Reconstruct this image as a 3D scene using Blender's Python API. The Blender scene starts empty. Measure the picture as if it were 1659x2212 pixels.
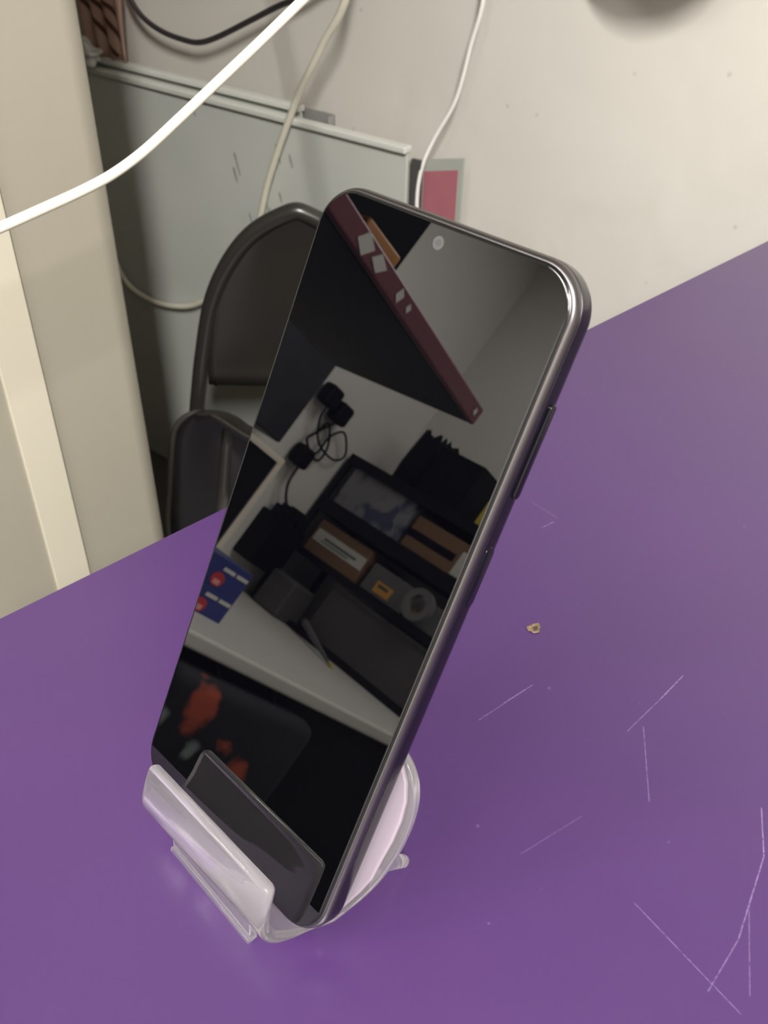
import bpy, bmesh, math, random
from mathutils import Vector, Matrix
random.seed(4)
sc = bpy.context.scene
COL = sc.collection
ZO = 1.230                      # camera height above the floor; all lengths below in mm relative to the lens


def P(x, y, z):
    return Vector((x / 1000.0, y / 1000.0, z / 1000.0 + ZO))


# ------------------------------------------------------------------ camera
cam_d = bpy.data.cameras.new('camera')
cam = bpy.data.objects.new('camera', cam_d)
COL.objects.link(cam)
cam.matrix_world = Matrix(((0.73146, 0.408524, -0.545962, 0), (-0.681592, 0.461481, -0.567862, 0),
                           (0.019966, 0.787492, 0.616002, ZO), (0, 0, 0, 1)))
cam_d.sensor_fit = 'VERTICAL'
cam_d.sensor_height = 36.0
cam_d.lens = 36.0 * 1990.0 / 2212.0
cam_d.clip_start = 0.01
cam_d.dof.use_dof = True
cam_d.dof.focus_distance = 0.27
cam_d.dof.aperture_fstop = 34.0
sc.camera = cam

# ------------------------------------------------------------------ view
sc.view_settings.view_transform = 'Standard'
sc.view_settings.look = 'None'
sc.view_settings.gamma = 1.0
sc.view_settings.use_curve_mapping = False
sc.view_settings.exposure = 0.57

w = bpy.data.worlds.new('world')
sc.world = w
w.use_nodes = True
w.node_tree.nodes['Background'].inputs[0].default_value = (0.8, 0.85, 1.0, 1)
w.node_tree.nodes['Background'].inputs[1].default_value = 0.05

ANG = math.radians(8.0)


def RP(e1, e2, z):              # point in the room frame (8 degrees to the counter)
    return P(e1 * math.cos(ANG) - e2 * math.sin(ANG), e1 * math.sin(ANG) + e2 * math.cos(ANG), z)


# e1, e2, watts, size x, size y, rotation about z (room frame)
LAMPS = [(-891, 125, 9.0, 0.56, 0.56, 0.0), (-1500, 1100, 32.0, 0.56, 0.56, 0.0), (-765, -915, 94.0, 1.16, 0.07, math.radians(60.7) - ANG)]
for (a, b, pw, sx_, sy_, rz_) in LAMPS:
    ld = bpy.data.lights.new('ceiling_lamp_light', 'AREA')
    ld.shape = 'RECTANGLE'
    ld.size = sx_
    ld.size_y = sy_
    ld.energy = pw
    ld.color = (1.0, 0.97, 0.93)
    lo = bpy.data.objects.new('ceiling_lamp_light', ld)
    COL.objects.link(lo)
    lo.location = RP(a, b, 1262 if sy_ < 0.1 else 1285)
    lo.rotation_euler = (0, 0, ANG + rz_)


# ------------------------------------------------------------------ materials
def mat(name, col, rough=0.5, metal=0.0, spec=0.5, ior=1.5, bump=0.0, bscale=200.0, emis=None, es=0.0,
        var=0.0, vscale=30.0, coat=0.0, trans=0.0, sub=0.0):
    m = bpy.data.materials.new(name)
    m.use_nodes = True
    nt = m.node_tree
    b = nt.nodes['Principled BSDF']
    b.inputs['Base Color'].default_value = (*col, 1)
    b.inputs['Roughness'].default_value = rough
    b.inputs['Metallic'].default_value = metal
    b.inputs['Specular IOR Level'].default_value = spec
    b.inputs['IOR'].default_value = ior
    b.inputs['Coat Weight'].default_value = coat
    b.inputs['Transmission Weight'].default_value = trans
    tc = nt.nodes.new('ShaderNodeTexCoord')
    if bump > 0:
        n = nt.nodes.new('ShaderNodeTexNoise')
        n.inputs['Scale'].default_value = bscale
        n.inputs['Detail'].default_value = 4
        bp = nt.nodes.new('ShaderNodeBump')
        bp.inputs['Strength'].default_value = bump
        bp.inputs['Distance'].default_value = 0.002
        nt.links.new(tc.outputs['Object'], n.inputs['Vector'])
        nt.links.new(n.outputs['Fac'], bp.inputs['Height'])
        nt.links.new(bp.outputs['Normal'], b.inputs['Normal'])
    if var > 0:
        n = nt.nodes.new('ShaderNodeTexNoise')
        n.inputs['Scale'].default_value = vscale
        n.inputs['Detail'].default_value = 5
        r = nt.nodes.new('ShaderNodeMapRange')
        r.inputs[1].default_value = 0.3
        r.inputs[2].default_value = 0.7
        r.inputs[3].default_value = 1 - var
        r.inputs[4].default_value = 1 + var * 0.3
        mx = nt.nodes.new('ShaderNodeMix')
        mx.data_type = 'RGBA'
        mx.blend_type = 'MULTIPLY'
        mx.inputs[0].default_value = 1
        mx.inputs[6].default_value = (*col, 1)
        nt.links.new(tc.outputs['Object'], n.inputs['Vector'])
        nt.links.new(n.outputs['Fac'], r.inputs[0])
        nt.links.new(r.outputs[0], mx.inputs[7])
        nt.links.new(mx.outputs[2], b.inputs['Base Color'])
    if emis:
        b.inputs['Emission Color'].default_value = (*emis, 1)
        b.inputs['Emission Strength'].default_value = es
    return m


class NB:                       # tiny node helper for the marked surfaces
    def __init__(s, m):
        s.nt = m.node_tree
        s.b = s.nt.nodes['Principled BSDF']

    def math(s, op, a, b=None, c=None):
        n = s.nt.nodes.new('ShaderNodeMath')
        n.operation = op
        for i, v in enumerate((a, b, c)):
            if v is None:
                continue
            if isinstance(v, (int, float)):
                n.inputs[i].default_value = v
            else:
                s.nt.links.new(v, n.inputs[i])
        return n.outputs[0]

    def seg(s, X, Y, a, b, wd):
        """mask of a thin scratch from a to b (metres)"""
        dx, dy = b[0] - a[0], b[1] - a[1]
        L = dx * dx + dy * dy
        px = s.math('SUBTRACT', X, a[0])
        py = s.math('SUBTRACT', Y, a[1])
        t = s.math('ADD', s.math('MULTIPLY', px, dx / L), s.math('MULTIPLY', py, dy / L))
        t = s.math('MINIMUM', s.math('MAXIMUM', t, 0.0), 1.0)
        ex = s.math('SUBTRACT', px, s.math('MULTIPLY', t, dx))
        ey = s.math('SUBTRACT', py, s.math('MULTIPLY', t, dy))
        d = s.math('SQRT', s.math('ADD', s.math('MULTIPLY', ex, ex), s.math('MULTIPLY', ey, ey)))
        return s.math('MAXIMUM', s.math('SUBTRACT', 1.0, s.math('DIVIDE', d, wd)), 0.0)

    def mix(s, fac, c1, c2):
        n = s.nt.nodes.new('ShaderNodeMix')
        n.data_type = 'RGBA'
        if isinstance(fac, (int, float)):
            n.inputs[0].default_value = fac
        else:
            s.nt.links.new(fac, n.inputs[0])
        for i, v in ((6, c1), (7, c2)):
            if isinstance(v, tuple):
                n.inputs[i].default_value = (*v, 1)
            else:
                s.nt.links.new(v, n.inputs[i])
        return n.outputs[2]


def noise(nb, vec, scale, detail=3, dist=0.0):
    n = nb.nt.nodes.new('ShaderNodeTexNoise')
    n.inputs['Scale'].default_value = scale
    n.inputs['Detail'].default_value = detail
    n.inputs['Distortion'].default_value = dist
    nb.nt.links.new(vec, n.inputs['Vector'])
    return n.outputs['Fac']


def specks(nb, vec, scale, size, thresh, uv=None):
    """sparse dots: a voronoi dot kept only where the cell colour is high"""
    v = nb.nt.nodes.new('ShaderNodeTexVoronoi')
    if uv:
        v.voronoi_dimensions = '2D'
        cb = nb.nt.nodes.new('ShaderNodeCombineXYZ')
        nb.nt.links.new(uv[0], cb.inputs[0])
        nb.nt.links.new(uv[1], cb.inputs[1])
        vec = cb.outputs[0]
    v.inputs['Scale'].default_value = scale
    nb.nt.links.new(vec, v.inputs['Vector'])
    sx = nb.nt.nodes.new('ShaderNodeSeparateColor')
    nb.nt.links.new(v.outputs['Color'], sx.inputs[0])
    keep = nb.math('GREATER_THAN', sx.outputs[0], thresh)
    rad = nb.math('MULTIPLY', sx.outputs[1], size)
    dot = nb.math('MINIMUM', nb.math('MULTIPLY', nb.math('MAXIMUM', nb.math('SUBTRACT', rad, v.outputs['Distance']), 0.0), 12.0), 1.0)
    return nb.math('MULTIPLY', dot, keep)


def objxyz(nb):
    tc = nb.nt.nodes.new('ShaderNodeTexCoord')
    sp = nb.nt.nodes.new('ShaderNodeSeparateXYZ')
    nb.nt.links.new(tc.outputs['Object'], sp.inputs[0])
    return tc.outputs['Object'], sp.outputs[0], sp.outputs[1], sp.outputs[2]


# purple laminate with its scratches and dust
M_purple = mat('purple_laminate', (0.20, 0.085, 0.36), rough=0.30, spec=0.74)
nb = NB(M_purple)
vec, X, Y, Z = objxyz(nb)
SCR = [((.1538, .1143), (.1775, .1123), .5), ((.165, .1135), (.1775, .1123), .9), ((.205, .0806), (.218, .0812), 1.0),
       ((.1849, .0801), (.205, .0806), .55), ((.1902, .0777), (.1686, .0609), .6), ((.1909, .0375), (.1771, .0291), 1.0),
       ((.1771, .0291), (.1506, .0216), .9), ((.1506, .0216), (.1335, .0199), .6), ((.1391, .0455), (.1345, .0117), .55),
       ((.2542, .1762), (.2536, .1623), .5), ((.244, .1629), (.2503, .1621), .9), ((.1617, .0249), (.1401, .0124), .5),
       ((.300, .090), (.330, .084), .4), ((.240, .060), (.262, .048), .3), ((.128, .075), (.150, .071), .3)]
acc = None
for a, b, st in SCR:
    s_ = nb.math('MULTIPLY', nb.seg(X, Y, a, b, 0.00032), st)
    acc = s_ if acc is None else nb.math('MAXIMUM', acc, s_)
n1 = noise(nb, vec, 900, 2)
acc = nb.math('MULTIPLY', acc, nb.math('MINIMUM', nb.math('MULTIPLY', nb.math('MAXIMUM', nb.math('SUBTRACT', n1, 0.30), 0.0), 4.0), 1.0))
dots = specks(nb, vec, 55, 0.045, 0.80, (X, Y))
acc = nb.math('MINIMUM', nb.math('ADD', nb.math('MULTIPLY', acc, 0.42), nb.math('MULTIPLY', dots, 0.35)), 1.0)
cl = noise(nb, vec, 9, 3, 0.5)
base = nb.mix(cl, (0.039, 0.0152, 0.072), (0.047, 0.018, 0.084))
nb.nt.links.new(nb.mix(acc, base, (0.30, 0.23, 0.40)), nb.b.inputs['Base Color'])
nb.nt.links.new(nb.math('ADD', 0.26, nb.math('MULTIPLY', cl, 0.08)), nb.b.inputs['Roughness'])

# painted wall, scuffed and specked
def wallmat(name, c1, c2, sp=0.6):
    m = mat(name, c1, rough=0.62, spec=0.3, bump=0.0)
    n = NB(m)
    vec, X, Y, Z = objxyz(n)
    a = noise(n, vec, 1.6, 4, 0.6)
    b = noise(n, vec, 7, 5, 1.0)
    base = n.mix(a, c1, c2)
    dk = n.math('MULTIPLY', n.math('MAXIMUM', n.math('SUBTRACT', b, 0.58), 0.0), 0.7)
    base = n.mix(dk, base, (0.45, 0.40, 0.33))
    d = specks(n, vec, 12, 0.05, 0.30, (Y, Z))
    base = n.mix(n.math('MULTIPLY', d, sp), base, (0.22, 0.20, 0.18))
    n.nt.links.new(base, n.b.inputs['Base Color'])
    bp = n.nt.nodes.new('ShaderNodeBump')
    bp.inputs['Strength'].default_value = 0.35
    bp.inputs['Distance'].default_value = 0.01
    n.nt.links.new(noise(n, vec, 5, 3, 0.4), bp.inputs['Height'])
    n.nt.links.new(bp.outputs['Normal'], n.b.inputs['Normal'])
    return m


M_wall = wallmat('painted_wall', (0.655, 0.625, 0.57), (0.715, 0.69, 0.635))
M_wall2 = mat('painted_wall_plain', (0.74, 0.72, 0.68), rough=0.7, bump=0.1, bscale=30, var=0.06, vscale=2)
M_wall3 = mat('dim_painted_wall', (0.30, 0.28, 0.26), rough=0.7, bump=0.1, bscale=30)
M_ceil = mat('ceiling_paint', (0.78, 0.77, 0.74), rough=0.8, bump=0.05, bscale=40)
M_floor = mat('floor_tile', (0.075, 0.068, 0.062), rough=0.45, var=0.3, vscale=3, bump=0.05, bscale=50)
M_pframe = mat('phone_frame_black', (0.003, 0.0025, 0.005), rough=0.17, spec=0.32, bump=0.03, bscale=900)
M_pridge = mat('phone_frame_polished_edge', (0.055, 0.052, 0.06), rough=0.28, metal=1.0)
M_chamf = mat('phone_frame_chamfer', (0.17, 0.16, 0.165), rough=0.30, metal=1.0)
M_glass = mat('phone_screen_glass', (0.0006, 0.0006, 0.0010), rough=0.0, ior=1.5, spec=0.82)
M_glass.node_tree.nodes['Principled BSDF'].inputs['IOR'].default_value = 1.5
M_bezel = mat('phone_bezel', (0.004, 0.004, 0.005), rough=0.25)
M_lensring = mat('camera_ring', (0.06, 0.06, 0.062), rough=0.35, metal=0.2)
M_lensdark = mat('camera_lens', (0.03, 0.03, 0.035), rough=0.08, spec=0.9)
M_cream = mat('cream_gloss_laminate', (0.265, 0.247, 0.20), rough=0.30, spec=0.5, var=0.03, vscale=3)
M_csheen = mat('cream_laminate_sheen', (0.45, 0.422, 0.34), rough=0.28, spec=0.5)  # band of reflected light on the cupboard, put into the colour
M_gcream = mat('cream_side_laminate', (0.50, 0.465, 0.34), rough=0.3)
M_sheet = mat('galvanised_sheet', (0.36, 0.385, 0.36), rough=0.48, var=0.12, vscale=5)
nb = NB(M_sheet)
vec, X, Y, Z = objxyz(nb)
acc = None
for (sx, sz, ln) in ((0.640, .770, .012), (0.667, .764, .008), (0.545, .734, .016), (0.538, .715, .010), (0.608, .680, .010), (0.615, .672, .004), (0.525, .560, .009), (0.515, .572, .006), (0.570, .640, .014), (0.640, .700, .006), (0.790, .700, .005), (0.555, .560, .007), (0.500, .53, .01), (0.450, .80, .004)):
    q = nb.seg(X, Z, (sx - ln * .4, sz + ln), (sx + ln * .2, sz - ln), 0.0035)
    acc = q if acc is None else nb.math('MAXIMUM', acc, q)
cl = noise(nb, vec, 4, 4, 0.8)
fine = noise(nb, vec, 60, 3)
acc = nb.math('MULTIPLY', nb.math('MULTIPLY', acc, 0.9), nb.math('MINIMUM', nb.math('MULTIPLY', fine, 1.5), 1.0))
base = nb.mix(cl, (0.52, 0.545, 0.505), (0.64, 0.65, 0.60))
nb.nt.links.new(nb.mix(acc, base, (0.10, 0.10, 0.095)), nb.b.inputs['Base Color'])
M_sheetl = mat('sheet_light_rim', (0.68, 0.69, 0.64), rough=0.45)
M_rail = mat('rail_grey', (0.33, 0.32, 0.31), rough=0.5, metal=0.2)
M_pink = mat('pink_board', (0.42, 0.15, 0.18), rough=0.4, var=0.04)
M_pborder = mat('board_border', (0.40, 0.42, 0.38), rough=0.5)
M_chair = mat('chair_black_plastic', (0.024, 0.021, 0.018), rough=0.28, spec=0.5, bump=0.03, bscale=600)
M_chairt = mat('chair_black_tube', (0.030, 0.027, 0.025), rough=0.28, spec=0.6)
M_seatpad = mat('chair_seat_vinyl', (0.010, 0.009, 0.012), rough=0.35, spec=0.4)
M_seatrail = mat('chair_seat_rim', (0.055, 0.05, 0.045), rough=0.35, spec=0.5)
M_wcable = mat('white_cable_pvc', (0.66, 0.63, 0.54), rough=0.35)
M_wcable2 = mat('old_white_cable_pvc', (0.72, 0.685, 0.57), rough=0.4)
M_wcable3 = mat('bright_white_cable_pvc', (0.88, 0.86, 0.82), rough=0.3)
M_bcable = mat('black_cable_pvc', (0.035, 0.030, 0.032), rough=0.4)
M_blk = mat('matt_black', (0.004, 0.004, 0.006), rough=0.6, spec=0.12)
M_dark = mat('dark_steel', (0.006, 0.006, 0.010), rough=0.5, spec=0.2)
M_grey = mat('grey_plastic', (0.12, 0.12, 0.12), rough=0.5)
M_dgrey = mat('dark_grey_plastic', (0.075, 0.072, 0.07), rough=0.55, var=0.1, vscale=8)
M_maroon = mat('maroon_edging', (0.16, 0.045, 0.065), rough=0.4, var=0.1, vscale=10)
M_whitebl = mat('white_label', (0.60, 0.58, 0.54), rough=0.6)
M_orange = mat('orange_plastic', (0.45, 0.20, 0.06), rough=0.5)
M_olabel = mat('orange_label', (0.62, 0.31, 0.06), rough=0.6)
M_card = mat('brown_cardboard', (0.21, 0.115, 0.065), rough=0.7, var=0.08, vscale=12)
M_blue = mat('blue_carton', (0.018, 0.03, 0.19), rough=0.4)
M_red = mat('red_print', (0.50, 0.03, 0.04), rough=0.5)
M_redl = mat('pale_red_print', (0.75, 0.30, 0.28), rough=0.5)
M_ctop = mat('pale_counter_laminate', (0.60, 0.59, 0.55), rough=0.4, var=0.05)
M_yel = mat('yellow_plastic', (0.55, 0.42, 0.05), rough=0.5)
M_bezelc = mat('cream_bezel', (0.72, 0.66, 0.55), rough=0.4)
M_case = mat('case_blue_grey', (0.018, 0.02, 0.03), rough=0.5, var=0.5, vscale=25)
M_tape = mat('clear_tape', (0.16, 0.16, 0.16), rough=0.25)
M_film = mat('white_panel_film', (0.205, 0.172, 0.205), rough=0.35, var=0.02)
M_chip = mat('bare_chipboard', (0.24, 0.17, 0.09), rough=0.9, bump=0.8, bscale=2500, var=0.5, vscale=900)
M_hole = mat('drilled_hole', (0.035, 0.022, 0.012), rough=0.9)
M_lamp = mat('lamp_diffuser', (0.9, 0.9, 0.9), emis=(1.0, 0.955, 0.885), es=3.0)
M_lampf = mat('lamp_frame', (0.8, 0.8, 0.8), rough=0.4)
M_crumple = mat('crumpled_plastic', (0.55, 0.56, 0.53), rough=0.25, bump=0.5, bscale=60)

# milky clear acrylic
M_acr = bpy.data.materials.new('clear_acrylic')
M_acr.use_nodes = True
nt = M_acr.node_tree
b = nt.nodes['Principled BSDF']
b.inputs['Base Color'].default_value = (0.97, 0.95, 0.98, 1)
b.inputs['Roughness'].default_value = 0.05
b.inputs['IOR'].default_value = 1.46
b.inputs['Transmission Weight'].default_value = 1.0
b2 = nt.nodes.new('ShaderNodeBsdfPrincipled')
b2.inputs['Base Color'].default_value = (0.90, 0.86, 0.90, 1)
b2.inputs['Roughness'].default_value = 0.25
tl = nt.nodes.new('ShaderNodeBsdfTranslucent')
tl.inputs['Color'].default_value = (0.92, 0.87, 0.92, 1)
m1 = nt.nodes.new('ShaderNodeMixShader')
m1.inputs[0].default_value = 0.5
m2 = nt.nodes.new('ShaderNodeMixShader')
m2.inputs[0].default_value = 0.11
nt.links.new(b2.outputs[0], m1.inputs[1])
nt.links.new(tl.outputs[0], m1.inputs[2])
nt.links.new(b.outputs[0], m2.inputs[1])
nt.links.new(m1.outputs[0], m2.inputs[2])
nt.links.new(m2.outputs[0], nt.nodes['Material Output'].inputs[0])

# striped cloth (brown with dark stripes woven in)
M_cloth = mat('striped_cloth', (0.30, 0.17, 0.12), rough=0.8)
nb = NB(M_cloth)
vec, X, Y, Z = objxyz(nb)
acc = None
for (p0, p1, p2) in (((.042, .086), (.006, .052), (-.032, .008)), ((.016, .094), (-.022, .062), (-.043, .034)), ((-.008, .096), (-.030, .082), (-.046, .064)), ((.040, .150), (.0, .120), (-.040, .105))):
    for a_, b_ in ((p0, p1), (p1, p2)):
        q = nb.seg(Y, Z, a_, b_, 0.0055)
        acc = q if acc is None else nb.math('MAXIMUM', acc, q)
acc = nb.math('MINIMUM', nb.math('MULTIPLY', acc, 1.6), 1.0)
nb.nt.links.new(nb.mix(acc, (0.40, 0.255, 0.20), (0.06, 0.016, 0.008)), nb.b.inputs['Base Color'])

# blister packaging: pale with blue print
M_blister = mat('printed_blister', (0.2, 0.2, 0.22), rough=0.3)
nb = NB(M_blister)
vec, X, Y, Z = objxyz(nb)
f = noise(nb, vec, 14, 2, 0.5)
f = nb.math('MINIMUM', nb.math('MULTIPLY', nb.math('MAXIMUM', nb.math('SUBTRACT', f, 0.48), 0.0), 9.0), 1.0)
nb.nt.links.new(nb.mix(f, (0.24, 0.24, 0.25), (0.07, 0.075, 0.15)), nb.b.inputs['Base Color'])

# navy bag with orange flowers
M_bag = mat('flowered_fabric', (0.01, 0.01, 0.03), rough=0.8)
nb = NB(M_bag)
vec, X, Y, Z = objxyz(nb)


def ball(cx, cz, r):
    dx = nb.math('SUBTRACT', X, cx)
    dz = nb.math('SUBTRACT', Z, cz)
    d = nb.math('SQRT', nb.math('ADD', nb.math('MULTIPLY', dx, dx), nb.math('MULTIPLY', dz, dz)))
    d = nb.math('ADD', d, nb.math('MULTIPLY', nb.math('SUBTRACT', noise(nb, vec, 22, 2), 0.5), 0.07))
    return nb.math('MINIMUM', nb.math('MULTIPLY', nb.math('MAXIMUM', nb.math('SUBTRACT', r, d), 0.0), 60.0), 1.0)


fl = nb.math('MAXIMUM', ball(0.145, 0.17, 0.048), nb.math('MAXIMUM', ball(-0.038, 0.074, 0.045), ball(0.03, 0.125, 0.02)))
gr = nb.math('MAXIMUM', ball(0.10, 0.094, 0.018), ball(0.22, 0.14, 0.02))
c = nb.mix(fl, (0.002, 0.002, 0.006), (0.36, 0.06, 0.025))
nb.nt.links.new(nb.mix(gr, c, (0.20, 0.24, 0.22)), nb.b.inputs['Base Color'])


# ------------------------------------------------------------------ mesh helpers (mm in, metres out)
def link(name, verts, faces, material, parent=None, smooth=False, scale=0.001):
    me = bpy.data.meshes.new(name)
    me.from_pydata([tuple(c * scale for c in v) for v in verts], [], faces)
    bm = bmesh.new()
    bm.from_mesh(me)
    bmesh.ops.recalc_face_normals(bm, faces=bm.faces)
    bm.to_mesh(me)
    bm.free()
    me.materials.append(material)
    if smooth:
        for p in me.polygons:
            p.use_smooth = True
    o = bpy.data.objects.new(name, me)
    COL.objects.link(o)
    if parent:
        o.parent = parent
    return o


def bevel(o, wd, seg=3, ang=35):
    m = o.modifiers.new('bevel', 'BEVEL')
    m.width = wd / 1000.0
    m.segments = seg
    m.limit_method = 'ANGLE'
    m.angle_limit = math.radians(ang)
    for p in o.data.polygons:
        p.use_smooth = True
    o.modifiers.new('wn', 'WEIGHTED_NORMAL')
    return o


def boxv(x0, x1, y0, y1, z0, z1):
    v = [(x0, y0, z0), (x1, y0, z0), (x1, y1, z0), (x0, y1, z0), (x0, y0, z1), (x1, y0, z1), (x1, y1, z1), (x0, y1, z1)]
    f = [(0, 3, 2, 1), (4, 5, 6, 7), (0, 1, 5, 4), (1, 2, 6, 5), (2, 3, 7, 6), (3, 0, 4, 7)]
    return v, f


def boxes(name, lst, material, parent=None, bev=0, seg=2):
    V, F = [], []
    for bx in lst:
        v, f = boxv(*bx)
        F += [tuple(i + len(V) for i in q) for q in f]
        V += v
    o = link(name, V, F, material, parent)
    if bev:
        bevel(o, bev, seg)
    return o


def smoothpath(pts, n=8):
    out = []
    P_ = [Vector(p) for p in pts]
    P_ = [P_[0] * 2 - P_[1]] + P_ + [P_[-1] * 2 - P_[-2]]
    for i in range(1, len(P_) - 2):
        a, b, c, d = P_[i - 1:i + 3]
        for k in range(n):
            t = k / n
            out.append(0.5 * ((2 * b) + (c - a) * t + (2 * a - 5 * b + 4 * c - d) * t * t + (3 * b - a - 3 * c + d) * t ** 3))
    out.append(P_[-2])
    return out


def tubev(path, r, n=12, cap=True, closed=False):
    V, F = [], []
    m = len(path)
    up = Vector((0, 0, 1))
    prev = None
    for i, p in enumerate(path):
        if closed:
            t = (path[(i + 1) % m] - path[i - 1]).normalized()
        else:
            t = (path[min(i + 1, m - 1)] - path[max(i - 1, 0)]).normalized()
        if prev is None:
            prev = t.cross(up)
            if prev.length < 1e-3:
                prev = t.cross(Vector((1, 0, 0)))
        s = (prev - t * prev.dot(t)).normalized()
        prev = s
        q = t.cross(s)
        rr = r[i] if isinstance(r, (list, tuple)) else r
        for k in range(n):
            a = 2 * math.pi * k / n
            V.append(tuple(p + s * (rr * math.cos(a)) + q * (rr * math.sin(a))))
    for i in range(m - (0 if closed else 1)):
        for k in range(n):
            j = (i + 1) % m
            F.append((i * n + k, i * n + (k + 1) % n, j * n + (k + 1) % n, j * n + k))
    if cap and not closed:
        F.append(tuple(range(n)))
        F.append(tuple((m - 1) * n + k for k in range(n)))
    return V, F


def tube(name, pts, r, material, parent=None, n=12, sp=8, closed=False):
    path = smoothpath(pts, sp) if sp else [Vector(p) for p in pts]
    V, F = tubev(path, r, n, closed=closed)
    return link(name, V, F, material, parent, smooth=True)


def rrect(x0, x1, y0, y1, r, n=10):
    out = []
    for cx, cy, a0 in ((x1 - r, y0 + r, -90), (x1 - r, y1 - r, 0), (x0 + r, y1 - r, 90), (x0 + r, y0 + r, 180)):
        for k in range(n + 1):
            a = math.radians(a0 + 90 * k / n)
            out.append((cx + r * math.cos(a), cy + r * math.sin(a)))
    return out


def loft(name, rings, material, parent=None, smooth=True, capa=True, capb=True):
    n = len(rings[0])
    V = [p for rg in rings for p in rg]
    F = []
    for i in range(len(rings) - 1):
        for k in range(n):
            F.append((i * n + k, i * n + (k + 1) % n, (i + 1) * n + (k + 1) % n, (i + 1) * n + k))
    if capa:
        F.append(tuple(range(n)))
    if capb:
        F.append(tuple((len(rings) - 1) * n + k for k in range(n)))
    return link(name, V, F, material, parent, smooth)


def tag(o, label, cat, group=None):
    o['label'] = label
    o['category'] = cat
    if group:
        o['group'] = group
    return o


def thing(name, label, cat, loc, rz=0.0, group=None, M=None):
    o = bpy.data.objects.new(name, None)
    o.empty_display_size = 0.02
    COL.objects.link(o)
    if M is not None:
        o.matrix_world = M
    else:
        o.location = loc
        o.rotation_euler = (0, 0, rz)
    return tag(o, label, cat, group)


def struct(o):
    o['kind'] = 'structure'
    return o


def place(o, loc, rz=0.0):
    o.location = loc
    o.rotation_euler = (0, 0, rz)
    return o


# ------------------------------------------------------------------ room shell (room frame)
E1L, E1R, E2F, E2B, ZF, ZC = -2250, 1154, -1500, 2150, -1230, 1320
T = 100
for nm, bx, m in (('floor', (E1L - T, E1R + T, E2F - T, E2B + T, ZF - T, ZF), M_floor),
                  ('ceiling', (E1L - T, E1R + T, E2F - T, E2B + T, ZC, ZC + T), M_ceil),
                  ('wall_left', (E1L - T, E1L, E2F, E2B, ZF, ZC), M_wall2),
                  ('wall_right', (E1R, E1R + T, E2F, E2B, ZF, ZC), M_wall),
                  ('wall_back', (E1L - T, E1R + T, E2B, E2B + T, ZF, ZC), M_wall2),
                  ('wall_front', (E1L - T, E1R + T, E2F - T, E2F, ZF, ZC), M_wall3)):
    struct(place(boxes(nm, [bx], m), (0, 0, ZO), ANG))

# ceiling lamps
LT = ['square ceiling light panel above the left end of the purple counter', 'square ceiling light panel nearest the dark shelf rack']
for i, (a, b_, pw, sx_, sy_, rz_) in enumerate(LAMPS[:2]):
    t = thing('ceiling_light', LT[i], 'light', RP(a, b_, 1290), ANG)
    boxes('lamp_frame', [(-310, 310, -310, -290, 0, 30), (-310, 310, 290, 310, 0, 30), (-310, -290, -290, 290, 0, 30), (290, 310, -290, 290, 0, 30)], M_lampf, t)
    boxes('diffuser', [(-290, 290, -290, 290, 8, 30)], M_lamp, t)
a, b_, pw, sx_, sy_, rz_ = LAMPS[2]
t = thing('tube_light', 'long fluorescent tube light on the ceiling behind the viewer', 'light', RP(a, b_, 1270), ANG + rz_)
boxes('lamp_housing', [(-620, 620, -40, 40, 24, 50)], M_lampf, t, bev=4)
tube('lamp_tube', [(-590, 0, 12), (0, 0, 12), (590, 0, 12)], 13, M_lamp, t, sp=2)
boxes('tube_holder', [(-612, -590, -16, 16, -2, 26)], M_lampf, t)
boxes('tube_holder', [(590, 612, -16, 16, -2, 26)], M_lampf, t)

# ------------------------------------------------------------------ purple counter
TB = thing('counter', 'purple laminate counter carrying the phone on its clear stand', 'counter', P(0, 0, -1230))
# table-local z: floor 0, top 1000
top = boxes('countertop', [(1, 1075, -420, 257, 970, 1000)], M_purple, TB)
bevel(top, 0.6, 2)
boxes('counter_body', [(20, 1040, -400, 215, 0, 970)], M_dgrey, TB)
# chipped screw hole at (198,129)
V, F = [], []
rings = [(0.3, 0.06), (0.9, -0.35), (1.35, 0.05), (1.8, 0.28), (2.15, 0.12), (2.3, 0.02)]
n = 22
for r, h in rings:
    for k in range(n):
        a = 2 * math.pi * k / n
        rr = 1.15 * r * (1 + 0.16 * math.sin(3 * a + 1) + 0.08 * math.sin(7 * a))
        V.append((198 + rr * math.cos(a) * 1.0, 128.6 + rr * math.sin(a) * 0.8, 1000.3 + h * (1.0 + 0.4 * math.sin(2 * a))))
for i in range(len(rings) - 1):
    for k in range(n):
        F.append((i * n + k, i * n + (k + 1) % n, (i + 1) * n + (k + 1) % n, (i + 1) * n + k))
F.append(tuple(range(n)))
o = link('chipped_hole', V, F, M_chip, TB, smooth=True)
o['label'] = 'small chipped hole showing bare tan chipboard'
link('hole_core', [(198.3 + 1.0 * math.cos(k * math.pi / 8), 128.3 + 0.75 * math.sin(k * math.pi / 8), 1000.42) for k in range(16)] + [(198.3, 128.3, 1000.36)],
     [(k, (k + 1) % 16, 16) for k in range(16)], M_hole, o)

# ------------------------------------------------------------------ phone and stand share the recline of the phone
OW = (62.26, 160.75, -217.56)
UW = (0.03174, -0.9995, 0.0)
VW = (0.45033, 0.0143, 0.89275)
NW = (-0.8923, -0.02834, 0.45056)
MP = Matrix(((UW[0], VW[0], NW[0], OW[0] / 1000), (UW[1], VW[1], NW[1], OW[1] / 1000),
             (UW[2], VW[2], NW[2], OW[2] / 1000 + ZO), (0, 0, 0, 1)))
PH = thing('smartphone', 'black smartphone with a dark glossy screen leaning upright on a clear stand', 'phone', None, M=MP)
W, H = 72.5, 166.2              # outer size; the front rim sits about 1 mm inside it


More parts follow.
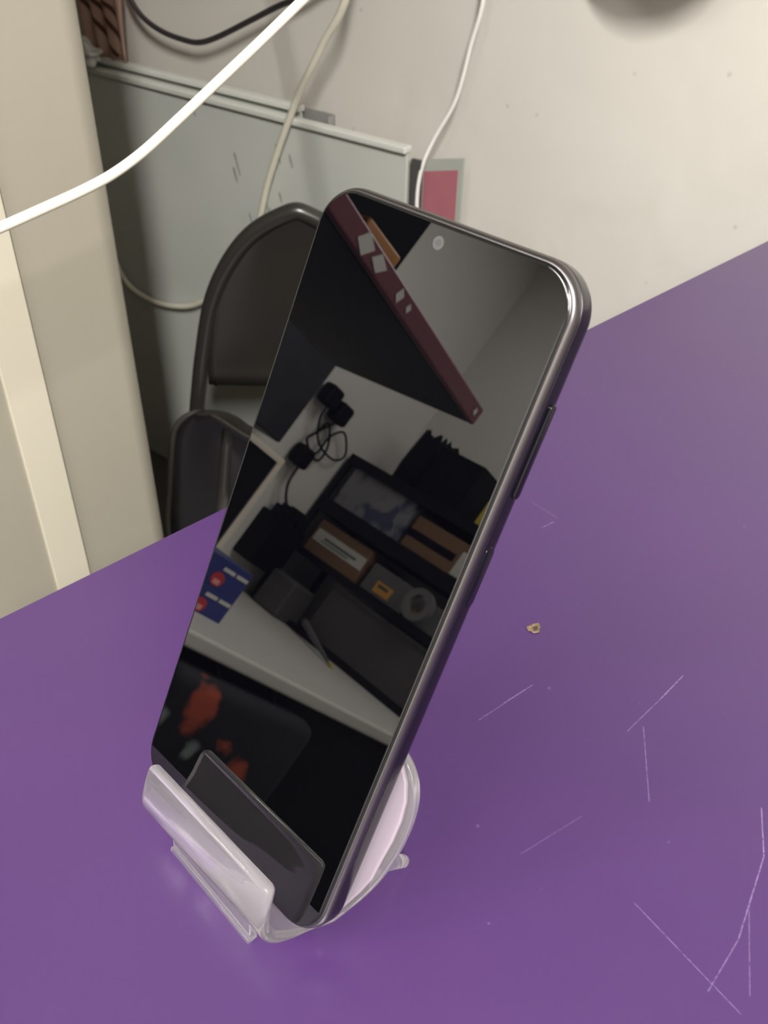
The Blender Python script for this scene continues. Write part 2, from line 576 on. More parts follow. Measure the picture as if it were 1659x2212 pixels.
def rr3(inset, c, r0=10.6):
    return [(x, y, c) for x, y in rrect(-0.5 + inset, W - inset, -0.4 + inset, H - inset, max(r0 - inset, 0.5), 12)]


back = [(5.0, -8.75), (3.2, -8.72), (1.9, -8.5), (1.0, -8.05), (0.45, -7.4), (0.12, -6.6), (0.0, -5.6), (0.0, -3.0)]
loft('frame', [rr3(i, c) for i, c in back] + [rr3(0.0, -2.72), rr3(0.12, -2.62), rr3(0.12, -2.5), rr3(0.0, -2.42), rr3(0.08, -2.1), rr3(1.5, -0.75)], M_pframe, PH)
loft('frame_edge', [rr3(-0.02, -2.68), rr3(0.06, -2.56), rr3(0.3, -2.50)], M_pridge, PH, capa=False, capb=False)
o = loft('frame_chamfer', [rr3(0.02, -2.40), rr3(0.10, -1.95), rr3(0.28, -1.45), rr3(0.52, -1.02), rr3(0.78, -0.74), rr3(0.98, -0.60), rr3(1.2, -0.6)], M_chamf, PH, capa=False, capb=False)
o['label'] = 'polished rounded front edge of the frame'
loft('bezel', [rr3(1.16, -0.62), rr3(1.16, -0.36), rr3(2.1, -0.36)], M_bezel, PH, capa=False, capb=False)
# cover glass with a slightly rounded edge
gl = [(1.50, -0.45), (1.50, -0.22), (1.57, -0.10), (1.70, -0.03), (1.90, 0.0)]
glass = loft('screen', [rr3(i, c) for i, c in gl] + [rr3(1.91, 0.0)], M_glass, PH, capa=False)
for p in glass.data.polygons:                 # the flat face stays optically flat
    if len(p.vertices) > 8:
        p.use_smooth = False
loft('screen_edge', [rr3(1.45, -0.26), rr3(1.44, -0.18), rr3(1.49, -0.12)], M_pridge, PH, capa=False, capb=False)


def disc(name, cx, cy, c, r0, r1, h, material, parent, n=28):
    V, F = [], []
    rings_ = [(r0, c), (r0, c + h), (r1, c + h), (r1, c)]
    for r, z in rings_:
        for k in range(n):
            a = 2 * math.pi * k / n
            V.append((cx + r * math.cos(a), cy + r * math.sin(a), z))
    for i in range(4):
        j = (i + 1) % 4
        for k in range(n):
            F.append((i * n + k, i * n + (k + 1) % n, j * n + (k + 1) % n, j * n + k))
    return link(name, V, F, material, parent)


fc = disc('front_camera', 36.0, 161.0, 0.0, 1.45, 0.72, 0.03, M_lensring, PH)
disc('camera_lens', 36.0, 161.0, 0.0, 0.72, 0.02, 0.015, M_lensdark, fc)
disc('lens_glint', 36.25, 161.15, 0.015, 0.16, 0.02, 0.02, M_lensring, fc, 12)


def sidekey(name, v0, v1, c0, c1, h, lab):
    ys = rrect(v0, v1, c0, c1, (c1 - c0) / 2 - 0.05, 6)
    def ring(x, ins):
        return [(x, v0 + (y - v0) * (v1 - v0 - 2 * ins) / (v1 - v0) + ins, c0 + (z - c0) * (c1 - c0 - 2 * ins) / (c1 - c0) + ins) for y, z in ys]
    o = loft(name, [ring(W - 0.6, 0), ring(W + h - 0.12, 0), ring(W + h, 0.12)], M_pframe, PH)
    o['label'] = lab
    e = loft('key_edge', [ring(W + h - 0.16, -0.02), ring(W + h - 0.02, 0.10), ring(W + h - 0.02, 0.2)], M_pridge, o, capa=False, capb=False)
    return o


sidekey('volume_key', 119.5, 140.2, -6.6, -4.6, 0.55, 'long raised volume key')
sidekey('power_key', 93.5, 108.3, -6.8, -3.4, 0.12, 'flush power key')

# ---- stand
ST = thing('phone_stand', 'clear milky acrylic holder with rounded back panel under the black phone', 'phone stand', None, M=MP)
CU = 37.3
prof = [  # (c, b, halfwidth, halfthickness)
    (8.9, 13.0, 24.0, 1.25), (8.8, 12.4, 24.7, 1.5), (8.6, 11.0, 25.0, 1.5), (8.3, 8.0, 25.2, 1.5), (7.8, 4.5, 25.4, 1.5),
    (6.8, 1.0, 25.8, 1.55), (5.0, -1.8, 26.3, 1.6), (2.4, -3.6, 26.8, 1.7), (-1.0, -4.4, 27.3, 1.75), (-4.8, -4.3, 27.9, 1.75),
    (-8.2, -3.0, 29.0, 1.7), (-10.4, -0.2, 31.6, 1.55), (-11.2, 3.7, 33.4, 1.45), (-11.4, 9.0, 35.6, 1.4), (-11.4, 14.5, 37.6, 1.4),
    (-11.4, 20.0, 39.2, 1.4), (-11.4, 26.0, 40.4, 1.4), (-11.4, 32.0, 41.0, 1.4), (-11.4, 38.0, 41.0, 1.4), (-11.4, 43.0, 40.2, 1.4),
    (-11.4, 47.0, 38.4, 1.4), (-11.4, 50.0, 35.6, 1.4), (-11.4, 52.2, 31.4, 1.4), (-11.4, 53.6, 26.0, 1.4), (-11.4, 54.4, 19.0, 1.3), (-11.4, 54.7, 10.0, 0.8)]


def catmull(vals, n):
    out = []
    q = [tuple(2 * a - b for a, b in zip(vals[0], vals[1]))] + list(vals) + [tuple(2 * a - b for a, b in zip(vals[-1], vals[-2]))]
    for i in range(1, len(q) - 2):
        for k in range(n):
            t = k / n
            out.append(tuple(0.5 * (2 * b_ + (c_ - a_) * t + (2 * a_ - 5 * b_ + 4 * c_ - d_) * t * t + (3 * b_ - a_ - 3 * c_ + d_) * t ** 3)
                             for a_, b_, c_, d_ in zip(*q[i - 1:i + 3])))
    out.append(tuple(vals[-1]))
    return out


def ribbon(name, pr, material, parent, sub=4, nn=5):
    q = catmull(pr, sub)
    rings = []
    for i, (c, b_, hw, th) in enumerate(q):
        c0, b0 = q[max(i - 1, 0)][:2]
        c1, b1 = q[min(i + 1, len(q) - 1)][:2]
        tx, ty = c1 - c0, b1 - b0
        L = math.hypot(tx, ty) or 1
        nx, ny = ty / L, -tx / L
        sec = []
        for k in range(nn + 1):                      # right rounded edge
            a = -math.pi / 2 + math.pi * k / nn
            sec.append((hw - th * 0.8 + th * 0.8 * math.cos(a), th * math.sin(a)))
        for k in range(nn + 1):
            a = math.pi / 2 + math.pi * k / nn
            sec.append((-hw + th * 0.8 + th * 0.8 * math.cos(a), th * math.sin(a)))
        rings.append([(CU + s, b_ + ny * h, c + nx * h) for s, h in sec])
    return loft(name, rings, material, parent)


ribbon('cradle', prof, M_acr, ST)
# opaque white face film of the back panel, set inside the clear rim
film = [(b_, hw - (2.0 if b_ > 20 else 1.2)) for (c, b_, hw, th) in prof if b_ > 1.0 and c < -9 and b_ < 51]
pts = [(CU + hw, b_) for b_, hw in film] + [(CU + 22, 51.2), (CU, 51.8), (CU - 22, 51.2)] + [(CU - hw, b_) for b_, hw in reversed(film)]
o = loft('face_film', [[(x, y, -9.9) for x, y in pts], [(x, y, -9.2) for x, y in pts], [(CU + (x - CU) * 0.985, y, -9.0) for x, y in pts]], M_film, ST, smooth=False)
o['label'] = 'pale pinkish white film on the back panel'


def world_to_phone(x, y, z):
    return MP.inverted() @ P(x, y, z) * 1000.0


# front foot: thin plate dropping from the curl to the countertop, with a small toe
def wbox(name, corners, material, parent, bev=0.4):
    v = [tuple(world_to_phone(*c)) for c in corners]
    f = [(0, 3, 2, 1), (4, 5, 6, 7), (0, 1, 5, 4), (1, 2, 6, 5), (2, 3, 7, 6), (3, 0, 4, 7)]
    o = link(name, v, f, material, parent)
    return bevel(o, bev, 2)


y0, y1 = 140.3, 105.2
wbox('front_foot', [(57.9, y1, -229.8), (60.1, y1, -229.8), (60.1, y0, -229.8), (57.9, y0, -229.8),
                    (58.6, y1, -221.5), (60.8, y1, -221.5), (60.8, y0, -221.5), (58.6, y0, -221.5)], M_acr, ST)
wbox('foot_toe', [(57.0, y1 - .3, -230.0), (60.3, y1 - .3, -230.0), (60.3, y0 + .3, -230.0), (57.0, y0 + .3, -230.0),
                  (57.3, y1 - .3, -228.4), (60.3, y1 - .3, -228.4), (60.3, y0 + .3, -228.4), (57.3, y0 + .3, -228.4)], M_acr, ST)
for yy in (94.6, 153.6):
    a = world_to_phone(83.0, yy, -211.0)
    b_ = world_to_phone(93.0, yy, -220.5)
    c = world_to_phone(100.5, yy, -227.2)
    d = world_to_phone(101.3, yy, -228.0)
    o = tube('rear_leg', [a, b_, c, d], 1.9, M_acr, ST, n=14)
    md = o.modifiers.new('bevel', 'BEVEL')
    md.width = 0.0008
    md.segments = 3
    md.limit_method = 'ANGLE'

# ------------------------------------------------------------------ cream cupboard on the left
CB = thing('cupboard', 'tall glossy cream cupboard with a painted vertical sheen, beyond the counter on the left', 'cupboard', P(162, 520, -1230))
o = boxes('cupboard_body', [(-92, 105, 0, 1625, 0, 2400)], M_cream, CB)  # unseen depth and height stretched to shade the metal sheets
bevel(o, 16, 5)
o = boxes('sheen_strip', [(8, 34, -3, 1, 0, 2395)], M_csheen, CB, bev=0.8)
o['label'] = 'vertical band of reflected light, set in paler cream'

# ------------------------------------------------------------------ chair
YC = math.atan2(-0.696, 0.718)
CH = thing('folding_chair', 'black folding chair with an arched backrest behind the counter', 'chair', P(777, 998, -1230), YC)
# local x = along the backrest width, local y = away from the camera (+ = back), z up from floor
half = [(0, 779), (-25, 774), (-52, 760), (-75, 743), (-96, 720), (-115, 692), (-130, 664), (-143, 632), (-152, 600), (-160, 566), (-171, 516), (-184, 448), (-196, 380), (-226, 180), (-244, 12)]
path = [(x + (9 if x < 0 else 0), 0 - (z - 779) * 0.0, z - 9) for x, z in half]
pts = [(-x, y, z) for x, y, z in reversed(path[1:])] + path
tube('back_frame', [(x, (779 - z) * 0.05 if z > 0 else 0, z) for x, y, z in pts], 12.5, M_chairt, CH, n=14, sp=5)
# backrest shell: dished plate inside the frame, flat bottom at z=490
Vv, Fv = [], []
cols = 24
outl = [(-150, 487), (-147, 540), (-140, 590), (-128, 640), (-112, 682), (-92, 712), (-66, 738), (-36, 755), (0, 761)]


def hwid(z):
    for i in range(len(outl) - 1):
        (xa, za), (xb, zb) = outl[i], outl[i + 1]
        if za <= z <= zb:
            t = (z - za) / (zb - za)
            return -(xa + (xb - xa) * t)
    return 0.5


zs = [487 + (761 - 487) * (1 - (1 - i / 22) ** 1.6) for i in range(23)]
for side in (0, 1):
    for z in zs:
        hwz = max(hwid(z), 3)
        for k in range(cols + 1):
            s = -1 + 2 * k / cols
            edge = max(abs(s) ** 4, ((z - 600) / 161) ** 4 if z > 600 else 0, ((530 - z) / 43) ** 2 if z < 530 else 0)
            y = 10 * (1 - min(edge, 1)) + 9 * abs(s) ** 2 * 0 + (779 - z) * 0.05 - 8 + side * 4
            Vv.append((s * hwz, y, z))
nr = len(zs)
for side in (0, 1):
    o_ = side * nr * (cols + 1)
    for i in range(nr - 1):
        for k in range(cols):
            a = o_ + i * (cols + 1) + k
            Fv.append((a, a + 1, a + cols + 2, a + cols + 1))
off = nr * (cols + 1)
for i in range(nr - 1):
    for k in (0, cols):
        a = i * (cols + 1) + k
        b_ = a + cols + 1
        Fv.append((a, b_, b_ + off, a + off))
for i in (0, nr - 1):
    for k in range(cols):
        a = i * (cols + 1) + k
        Fv.append((a, a + 1, a + 1 + off, a + off))
link('backrest', Vv, Fv, M_chair, CH, smooth=True)
bead = smoothpath([(x * 0.93, -1 + (779 - z) * 0.05 - 2, z - 4) for x, z in outl] + [(-x * 0.93, -1 + (779 - z) * 0.05 - 2, z - 4) for x, z in reversed(outl[:-1])], 5)
V, F = tubev(bead, 3.0, 8)
link('backrest_bead', V, F, M_chairt, CH, smooth=True)


def chl(x, y, z):
    v = Vector((x - 777, y - 998, 0))
    c_, s_ = math.cos(-YC), math.sin(-YC)
    return (v.x * c_ - v.y * s_, v.x * s_ + v.y * c_, z + 1230)


edge = [(447, 877), (499, 955), (558, 1041), (589, 1081), (617, 1101), (638, 1104), (651, 1094), (656, 1070), (658, 1029), (662, 985), (690, 950), (740, 905), (770, 850), (752, 790), (690, 715), (610, 640), (545, 610), (480, 640), (425, 720), (415, 800)]
rim = [Vector(chl(x, y, -780)) for x, y in edge]
rimp = []
for i in range(len(rim)):
    a, b_, c, d = rim[i - 1], rim[i], rim[(i + 1) % len(rim)], rim[(i + 2) % len(rim)]
    for k in range(5):
        t = k / 5
        rimp.append(0.5 * ((2 * b_) + (c - a) * t + (2 * a - 5 * b_ + 4 * c - d) * t * t + (3 * b_ - a - 3 * c + d) * t ** 3))
V, F = tubev(rimp, 5.0, 10, closed=True)
link('seat_rim', V, F, M_seatrail, CH, smooth=True)
cen = sum(rimp, Vector()) / len(rimp)
rings = []
for sc_, dz in ((0.97, -14), (0.99, -4), (0.95, 4), (0.85, 2), (0.6, -3), (0.2, -5)):
    rings.append([tuple(Vector((cen.x + (p.x - cen.x) * sc_, cen.y + (p.y - cen.y) * sc_, p.z + dz))) for p in rimp])
loft('seat', rings, M_seatpad, CH)
# raised seat back rail bridging seat and frame
rb = [chl(x, y, z) for x, y, z in ((622, 1098, -792), (645, 1092, -786), (664, 1074, -784), (672, 1046, -784), (672, 1010, -784), (690, 960, -786), (745, 910, -788), (790, 860, -790))]
tube('seat_rear_rail', rb, 12, M_chair, CH, n=12)
for pa, pb in (((520, 860), (650, 1030)), ((650, 760), (780, 930))):
    a = chl(*pa, -785)
    b_ = chl(*pb, -785)
    tube('front_leg', [a, (a[0], a[1] + 20, 12)], 10, M_chairt, CH, sp=4)
    tube('side_rail', [a, b_], 9, M_chairt, CH, sp=4)

# ------------------------------------------------------------------ sheets leaning by the right wall
AW = math.radians(9.1) - math.pi / 2          # local x runs along the wall towards the viewer


def panel(name, label, cat, x, y, top_z, length, th, m, rim=None, lean=0.0):
    t = thing(name, label, cat, P(x, y, -1230), AW)
    h = top_z + 1230
    boxes('sheet', [(0, length, -th, 0, 0, h)], m, t, bev=1.0)
    if rim:
        boxes('folded_rim', [(0, length + 2, -th - 8, 4, h - 5, h + 5)], rim, t, bev=2)
    return t


t = panel('metal_sheet', 'large grey green metal sheet with scuff marks leaning on the wall, front one', 'metal sheet', 819, 1848, -403, 894, 6, M_sheet, M_sheetl)
t2 = panel('metal_sheet', 'second grey metal sheet leaning behind the large scuffed one', 'metal sheet', 838, 1863, -390, 682, 5, M_sheet, M_sheetl)
t3 = thing('metal_rail', 'grey metal channel sticking out above the large metal sheet', 'rail', P(948, 1257, -1230), AW)
boxes('rail_web', [(0, 122, -3, 0, 0, 838)], M_rail, t3, bev=0.8)
boxes('rail_flange', [(0, 3, -16, 0, 0, 838), (119, 122, -16, 0, 0, 836)], M_rail, t3, bev=0.8)
t4 = thing('pink_board', 'pink board with a grey green border leaning by the wall', 'board', P(982, 985, -1230), AW)
def slab(name, x0, x1, y0_, y1_, za, zb, m, par):
    return link(name, [(x0, y0_, 0), (x1, y0_, 0), (x1, y1_, 0), (x0, y1_, 0), (x0, y0_, za), (x1, y0_, zb), (x1, y1_, zb), (x0, y1_, za)], boxv(0, 1, 0, 1, 0, 1)[1], m, par)


slab('board', 0, 96, -5, 0, 803, 825, M_pborder, t4)
slab('pink_face', 30, 89, -6, -4.6, 794, 808, M_pink, t4)
t5 = thing('dark_strip', 'dark grey strip standing between the metal sheet and pink board', 'board', P(972, 968, -1230), AW)
boxes('strip', [(0, 18, -6, 0, 0, 812)], M_dgrey, t5, bev=1)

# striped cloth hanging in the corner above the sheets
V, F = [], []
nx, nz = 40, 16
for side in (0, 1):
    for j in range(nz + 1):
        z = -382 + 230 * j / nz
        for i in range(nx + 1):
            y = 1690 - 105 * (i / nx) - 12 * (j / nz) * (i / nx)
            yy = y
            x = 1010 - y * 0.16 + 132 - 4 * math.sin(i * 0.5 + j * 0.25) - side * -5
            V.append((x - 17, yy, z))
off = (nx + 1) * (nz + 1)
for side in (0, 1):
    for j in range(nz):
        for i in range(nx):
            a = side * off + j * (nx + 1) + i
            F.append((a, a + 1, a + nx + 2, a + nx + 1))
for j in range(nz):
    for i in (0, nx):
        a = j * (nx + 1) + i
        F.append((a, a + nx + 1, a + nx + 1 + off, a + off))
for j in (0, nz):
    for i in range(nx):
        a = j * (nx + 1) + i
        F.append((a, a + 1, a + 1 + off, a + off))
V = [(x - 880, y - 1640, z + 382) for x, y, z in V]
o = link('striped_cloth', V, F, M_cloth, None, smooth=True)
o.location = P(880, 1640, -382)
tag(o, 'brown cloth with dark stripes hanging in the gap beside the cream cupboard', 'cloth')

bm = bmesh.new()
bmesh.ops.create_icosphere(bm, subdivisions=4, radius=0.026)
for v in bm.verts:
    k = 1 + 0.25 * math.sin(v.co.x * 190) * math.sin(v.co.y * 160 + 1) + 0.15 * math.sin(v.co.z * 310)
    v.co = Vector((v.co.x * 0.8 * k, v.co.y * 1.6 * k, v.co.z * 0.75 * k))
me = bpy.data.meshes.new('crumpled_bag')
bm.to_mesh(me)
bm.free()
me.materials.append(M_crumple)
for p in me.polygons:
    p.use_smooth = True
o = bpy.data.objects.new('crumpled_bag', me)
COL.objects.link(o)
o.location = P(832, 1660, -374)
tag(o, 'crumpled translucent plastic wrap lying on top of the metal sheets', 'plastic bag')

# ------------------------------------------------------------------ cables
def cable(name, pts, r, m, label):
    o_ = Vector(pts[len(pts) // 2])
    ob = tube(name, [tuple(Vector(p) - o_) for p in pts], r, m, None, n=12, sp=8)
    ob.location = P(*o_)
    return tag(ob, label, 'cable')


cable('power_cable', [(-85, 455, -1212), (-85, 452, -600), (-70, 445, -330), (-20, 434, -214), (60, 430, -181), (138.1, 430, -167.7), (158.8, 430, -164.9), (180.5, 430, -161.2), (203.3, 430, -157.0), (220.6, 430, -152.6), (239.0, 430, -145.3), (259.6, 430, -134.5), (283.7, 430, -121.3), (314.6, 430, -104.4), (343.2, 430, -88.3), (372.4, 430, -71.6),
                      (430, 440, -35), (520, 600, 60), (600, 800, 300), (640, 900, 800), (640, 900, 1320)],
      2.6, M_wcable, 'thick bright white cable crossing in front of the cream cupboard')
cable('power_cable', [(935, 1035, 1320), (932, 1030, 60), (926, 1051, -189), (918, 1105, -285), (911, 1148, -350), (904, 1192, -432), (898, 1226, -505), (895, 1244, -555), (892, 1265, -612),
                      (888, 1300, -700), (875, 1372, -747), (868, 1418, -773), (863, 1446, -789), (857, 1481, -802), (850, 1529, -813), (842, 1578, -816), (834, 1624, -806), (830, 1652, -784), (826, 1680, -741), (800, 1720, -700)],
      5.6, M_wcable2, 'off-white cable running down behind the folding chair and looping left')
cable('thin_cable', [(1025, 870, 1320), (1022, 872, 100), (1010, 884, -130), (1002.9, 884.5, -210.1), (1000.8, 897.4, -260.3), (997, 914.6, -331.5), (985, 939, -385), (974, 949, -420), (968, 952, -453), (966, 951, -488), (966, 945, -540), (966, 940, -700), (966, 940, -1200)],
      2.9, M_wcable3, 'thin bright white cable hanging down the wall over the pink board')
cable('black_cable', [(890, 1640, 200), (893, 1625, -180), (897, 1607, -249), (900, 1591, -289), (904, 1564, -313), (911, 1521, -328), (919, 1471, -334), (925, 1432, -333), (932, 1387, -319), (944, 1312, -286), (954, 1252, -259), (960, 1214, -244), (969, 1160, -216), (1000, 1000, -120), (1020, 940, 300)],
      4.6, M_bcable, 'black cable drooping in a curve above the metal sheets')

M_taupe = mat('taupe_plastic', (0.35, 0.29, 0.22), rough=0.6)
hb = thing('wall_light_blocker', 'taupe pouch added out of view high on the white wall for its soft shadow', 'blocker', P(1020, 630, -60))  # rounded body added above the view to cast a soft wall shadow
rings = []
for k in range(13):
    t_ = math.pi * k / 12
    rr_, zz = math.sin(t_), -math.cos(t_)
    rings.append([(75 * max(rr_, 0.02) * math.cos(a), 95 * max(rr_, 0.02) * math.sin(a), 100 * zz) for a in [2 * math.pi * q / 28 for q in range(28)]])
loft('blocker_body', rings, M_taupe, hb)
tube('blocker_peg', [(60, 0, 40), (80, 0, 42), (96, 0, 44)], 6, M_dark, hb, sp=3)

# ------------------------------------------------------------------ far left corner (seen mirrored in the phone)
def rthing(name, label, cat, e1, e2, z, group=None, rz=0.0):
    return thing(name, label, cat, RP(e1, e2, z), ANG + rz, group)


ct = rthing('side_counter', 'pale laminate side counter with a dark base, mirrored in the phone screen', 'counter', -1480, 1630, -1230)
boxes('worktop', [(-765, 780, -520, 515, 838, 870)], M_ctop, ct, bev=8, seg=4)
boxes('counter_base', [(-765, 765, -470, 515, 0, 838)], M_blk, ct)

# blue cartons
def carton(z, label):
    t = rthing('blue_carton', label, 'box', -930, 1375, z, 'blue cartons stacked on the side counter')
    boxes('carton', [(-172, 172, -75, 75, 0, 60)], M_blue, t, bev=1)
    o = boxes('brand_print', [(-168, -132, -76, -74.5, 38, 46), (-126, -90, -76, -74.5, 38, 46)], M_whitebl, t)
    o['label'] = 'two short blurred white words'
    r = loft('red_emblem', [[(-92 + 19 * math.cos(a), y, 17 + 15 * math.sin(a)) for a in [k * math.pi / 10 for k in range(20)]] for y in (-74.5, -76.0)], M_red, t, smooth=False)
    boxes('emblem_centre', [(-102, -82, -76.6, -75.5, 6, 17)], M_redl, r)
    return t


carton(-360, 'lower of two blue cartons with white lettering and red emblem')
carton(-300, 'upper of two blue cartons with white lettering and red emblem')

mo = rthing('monitor', 'black screen with a thin cream bezel standing behind the blue cartons', 'monitor', -1010, 1530, -360)
boxes('screen_panel', [(-150, 150, -21, 14, 60, 350)], M_blk, mo)
boxes('bezel_frame', [(-166, 162, -26, 18, 350, 364), (150, 162, -26, 18, 60, 350), (-166, -148, -26, 18, 60, 350), (-166, 162, -26, 18, 46, 60)], M_bezelc, mo, bev=1.5)
boxes('monitor_stand', [(-30, 30, 0, 16, 8, 80), (-90, 90, -50, 60, 0, 8)], M_dark, mo, bev=2)

# mains adaptors, cables on the back wall
ad = rthing('power_box', 'black wall mounted power box with a tangle of plugs', 'electrical box', -1900, 2118, -265)
boxes('box_body', [(-80, 75, -60, 32, 0, 175)], M_blk, ad, bev=5)
for i, (x, z) in enumerate(((-50, 200), (-15, 212), (25, 205), (5, 185), (50, 192))):
    boxes('plug', [(x - 20, x + 20, -50, 0, z - 24, z + 18)], M_blk, ad, bev=6)
for k, (e1, z, lab) in enumerate(((-1745, 318, 'black plug adaptor highest on the back wall'), (-1828, 300, 'black plug adaptor right beside the highest one on the back wall'), (-1800, 110, 'black plug adaptor lowest in the cable run on the back wall'))):
    t = rthing('plug_adaptor', lab, 'plug', e1, 2150, z, 'plug adaptors on the back wall')
    boxes('adaptor_body', [(-34, 34, -60, -8, -36, 36)], M_blk, t, bev=14, seg=4)
    boxes('plug_pins', [(-8, 8, -8, 0, -8, 8)], M_dark, t)


def rcable(pts, r, m, label):
    return cable('cord', [tuple((RP(*p) - Vector((0, 0, ZO))) * 1000) for p in pts], r, m, label)


rcable([(-1745, 2100, 300), (-1760, 2110, 240), (-1830, 2120, 180), (-1930, 2120, 170), (-1965, 2120, 210), (-1900, 2120, 262), (-1850, 2115, 220), (-1840, 2110, 150), (-1800, 2110, 120)], 4, M_blk, 'thin black cord looping below the plug adaptors on the back wall')
rcable([(-1828, 2100, 280), (-1790, 2115, 200), (-1780, 2120, 160), (-1870, 2120, 130), (-1880, 2125, 190), (-1820, 2125, 250), (-1800, 2125, 200)], 4, M_blk, 'tangled black cord between the adaptors on the back wall')
rcable([(-1800, 2100, 90), (-1815, 2110, 20), (-1850, 2110, -30), (-1890, 2100, -60)], 5, M_bcable, 'black cord running from the lowest adaptor to the power box')

# shelf rack on the left wall
sh = rthing('shelf_rack', 'black open shelf rack against the left wall, mirrored in the phone', 'shelf', -2125, 1700, -360)
for z0, z1 in ((560, 595), (372, 420), (210, 235), (0, 20)):
    boxes('shelf_board', [(-124, 125, -400, 430, z0, z1)], M_dark, sh, bev=1)
for yy in (-400, 412):
    for xx in (-124, 107):
        boxes('post', [(xx, xx + 18, yy, yy + 18, 0, 595)], M_dark, sh)

def sbox(name, label, cat, e2a, e2b, z0, h, m, depth=190, group=None, bev=2):
    t = rthing(name, label, cat, -2010 - depth / 2, (e2a + e2b) / 2, z0, group)
    boxes('carton', [(-depth / 2, depth / 2, -(e2b - e2a) / 2, (e2b - e2a) / 2, 0, h)], m, t, bev=bev)
    return t


# on board A (top, z = 235)
bk = sbox('black_box', 'large black box on top of the shelf rack', 'box', 1640, 1830, 235, 170, M_blk)
jag = rthing('black_bag', 'black plastic bag with jagged top on the shelf rack', 'bag', -2100, 1905, 235)
jr = []
for q in range(40):
    a = 2 * math.pi * q / 40
    jr.append((80 * math.copysign(abs(math.cos(a)) ** 0.5, math.cos(a)), 66 * math.copysign(abs(math.sin(a)) ** 0.5, math.sin(a))))
rings = []
for h, s in ((0, 0.95), (60, 1.0), (130, 0.96), (178, 0.9)):
    rings.append([(x * s, y * s, h + (30 * abs(math.sin(k * 1.1)) if h == 178 else 0)) for k, (x, y) in enumerate(jr)])
rings.append([(x * 0.7, y * 0.7, 150) for x, y in jr])
loft('bag_body', rings, M_blk, jag, smooth=False)
yl = sbox('yellow_pack', 'small yellow packet on top of the shelf rack', 'packet', 1480, 1560, 235, 80, M_yel, 120)
# board B
t = sbox('blister_pack', 'pale box with blue print on the upper shelf', 'box', 1775, 2085, 60, 140, M_blister)
t = sbox('cardboard_box', 'brown cardboard box with black band and white label on the upper shelf', 'box', 1460, 1745, 60, 110, M_card)
o = boxes('black_band', [(94.5, 96, -60, 142, 38, 64)], M_blk, t)
o = boxes('white_sticker', [(94.5, 96.5, -142, -76, 4, 84)], M_whitebl, t)
# board C
t = sbox('cardboard_box', 'brown cardboard box with a wide white label on the middle shelf', 'box', 1810, 2070, -125, 118, M_card)
o = boxes('white_sticker', [(94.5, 96.5, -128, 118, 42, 86)], M_whitebl, t)
boxes('sticker_print', [(96, 97, -90, 70, 60, 68), (96, 97, -60, 80, 50, 54)], M_grey, o)
t = sbox('grey_bin', 'grey bin with an orange label on the middle shelf', 'bin', 1590, 1780, -125, 95, M_grey, bev=6)
o = boxes('orange_label', [(94.5, 96.5, -30, 42, 14, 52)], M_olabel, t)
boxes('label_print', [(96, 97, -14, 30, 34, 44)], M_dgrey, o)
t = sbox('grey_bin', 'grey bin with small orange label behind the tape roll', 'bin', 1400, 1580, -125, 88, M_grey, bev=6)
boxes('orange_label', [(94.5, 96.5, 30, 66, 10, 40)], M_olabel, t)
tr = rthing('tape_roll', 'roll of clear packing tape hanging at the front edge of the middle shelf', 'tape', -1985, 1525, -120)
V, F = [], []
prof_t = [(30, 0), (52, 0), (52, 22), (30, 22)]
nn = 40
for r, x in prof_t:
    for k in range(nn):
        a = 2 * math.pi * k / nn
        V.append((x, r * math.cos(a), 52 + r * math.sin(a)))
for i in range(4):
    for k in range(nn):
        F.append((i * nn + k, i * nn + (k + 1) % nn, ((i + 1) % 4) * nn + (k + 1) % nn, ((i + 1) % 4) * nn + k))
o = link('tape_winding', V, F, M_tape, tr, smooth=False)
# below board C
t = sbox('storage_box', 'large dark grey storage box on the counter under the shelves', 'box', 1350, 1860, -338, 180, M_dgrey, 220)
boxes('box_lid', [(-112, 114, -258, 258, 168, 180)], M_dgrey, t)
t = rthing('grey_bin', 'dark grey bin at the back of the side counter beside the shelf rack', 'bin', -1990, 1985, -360)
boxes('bin_body', [(-62, 62, -62, 62, 0, 130)], M_dgrey, t, bev=10)
rod = rthing('glue_gun', 'grey rod with a yellow tip lying slanted on the side counter', 'tool', -1850, 1575, -354)
tube('rod', [(0, 0, 0), (-55, 110, 14), (-125, 270, 40)], [4 + 0.5 * k for k in range(17)], M_grey, rod)
tube('yellow_tip', [(14, -28, -3), (6, -14, -1), (0, 0, 0)], 5, M_yel, rod)
tube('rod_handle', [(-125, 270, 40), (-130, 278, 20), (-132, 282, 8)], 13, M_blk, rod)

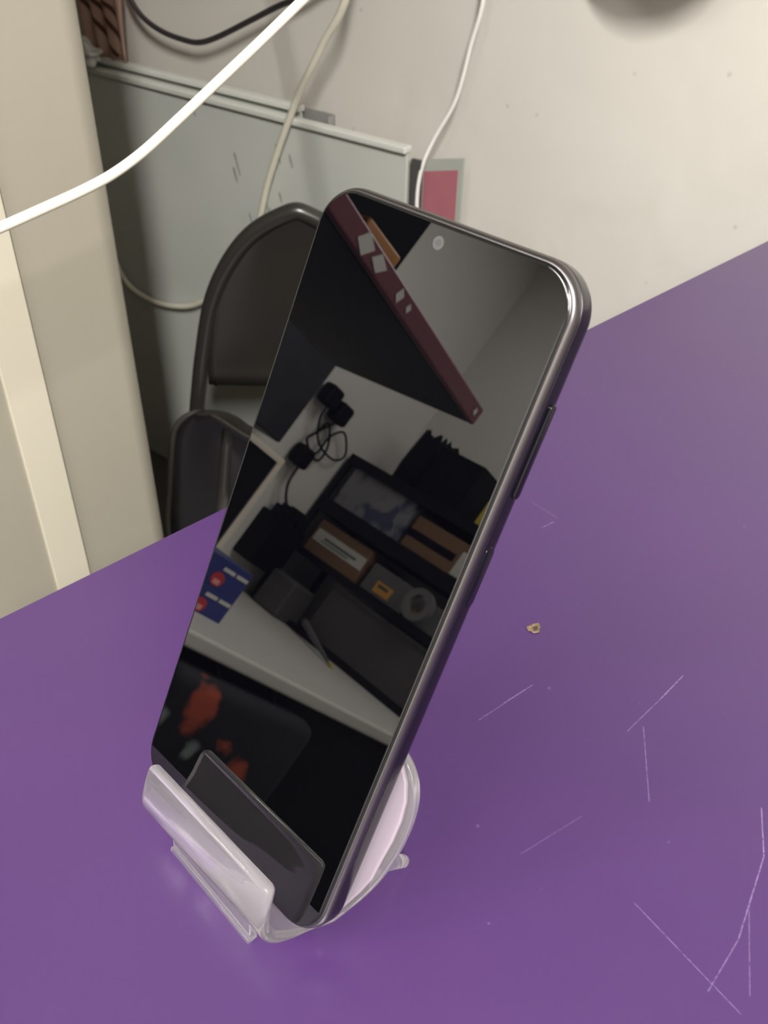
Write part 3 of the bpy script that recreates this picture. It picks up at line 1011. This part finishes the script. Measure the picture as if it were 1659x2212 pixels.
# patterned bag hanging on the dark counter front
bg = rthing('patterned_bag', 'dark bag with orange flowers hanging on the side counter front', 'bag', -1100, 1114, -640)
rings = []
for y, s in ((42, 0.86), (30, 1.0), (0, 1.03), (-30, 1.0), (-42, 0.86)):
    rings.append([(x * s, y, 90 + (z - 90) * s) for x, z in rrect(-195, 240, 0, 220, 30, 6)])
loft('bag_body', rings, M_bag, bg)
for xx in (-80, 100):
    tube('strap', [(xx, 0, 215), (xx + 4, 20, 232), (xx + 10, 38, 240)], 5, M_blk, bg)

# overhead shelf with maroon edging
ov = thing('overhead_shelf', 'dark overhead shelf board with a maroon front edging, mirrored in the phone', 'shelf', P(-700, 800, 200))
foot = [(-341, -4), (500, 4), (500, 430), (-450, 415)]
link('shelf_board', [(x, y, z) for z in (0, 34) for x, y in foot], [(3, 2, 1, 0), (4, 5, 6, 7), (0, 1, 5, 4), (1, 2, 6, 5), (2, 3, 7, 6), (3, 0, 4, 7)], M_dark, ov)
boxes('maroon_edge', [(-343, 500, -17, -4, -1, 33)], M_maroon, ov, bev=5, seg=3)
for (sx, w_, h_) in ((138, 40, 30), (96, 38, 24), (24, 18, 22), (-8, 12, 14), (-318, 12, 14)):
    V = [(sx + w_ / 2 * c_, y, 16 + h_ / 2 * s_) for y in (-18.5, -17) for c_, s_ in ((-1, .35), (.3, 1), (1, -.3), (-.2, -1))]
    link('price_sticker', V, [(0, 1, 2, 3), (7, 6, 5, 4), (0, 4, 5, 1), (1, 5, 6, 2), (2, 6, 7, 3), (3, 7, 4, 0)], M_whitebl, ov)
for xx in (-330, 490):
    tube('hanging_rod', [(xx, 380, 30), (xx, 380, 1120)], 4, M_wcable, ov, sp=2)
wc = rthing('wall_case', 'dark blue grey case hung on the back wall under the overhead shelf', 'case', -1410, 2070, 80)
boxes('case_body', [(-175, 200, -70, 75, 0, 330)], M_case, wc, bev=8)
boxes('case_lid', [(-180, 205, -74, 75, 330, 345)], M_dark, wc, bev=3)
t = rthing('orange_packet', 'small orange packet at the front of the overhead shelf', 'packet', -500, 905, 235)
boxes('packet', [(-45, 40, -14, 18, 0, 26)], M_orange, t, bev=5)
t = rthing('black_crate', 'big black crate on the overhead shelf', 'crate', -400, 1085, 236)
boxes('crate_body', [(-190, 230, -150, 150, 0, 330)], M_blk, t, bev=4)
boxes('crate_lid', [(-195, 236, -156, 156, 330, 350)], M_dark, t, bev=4)
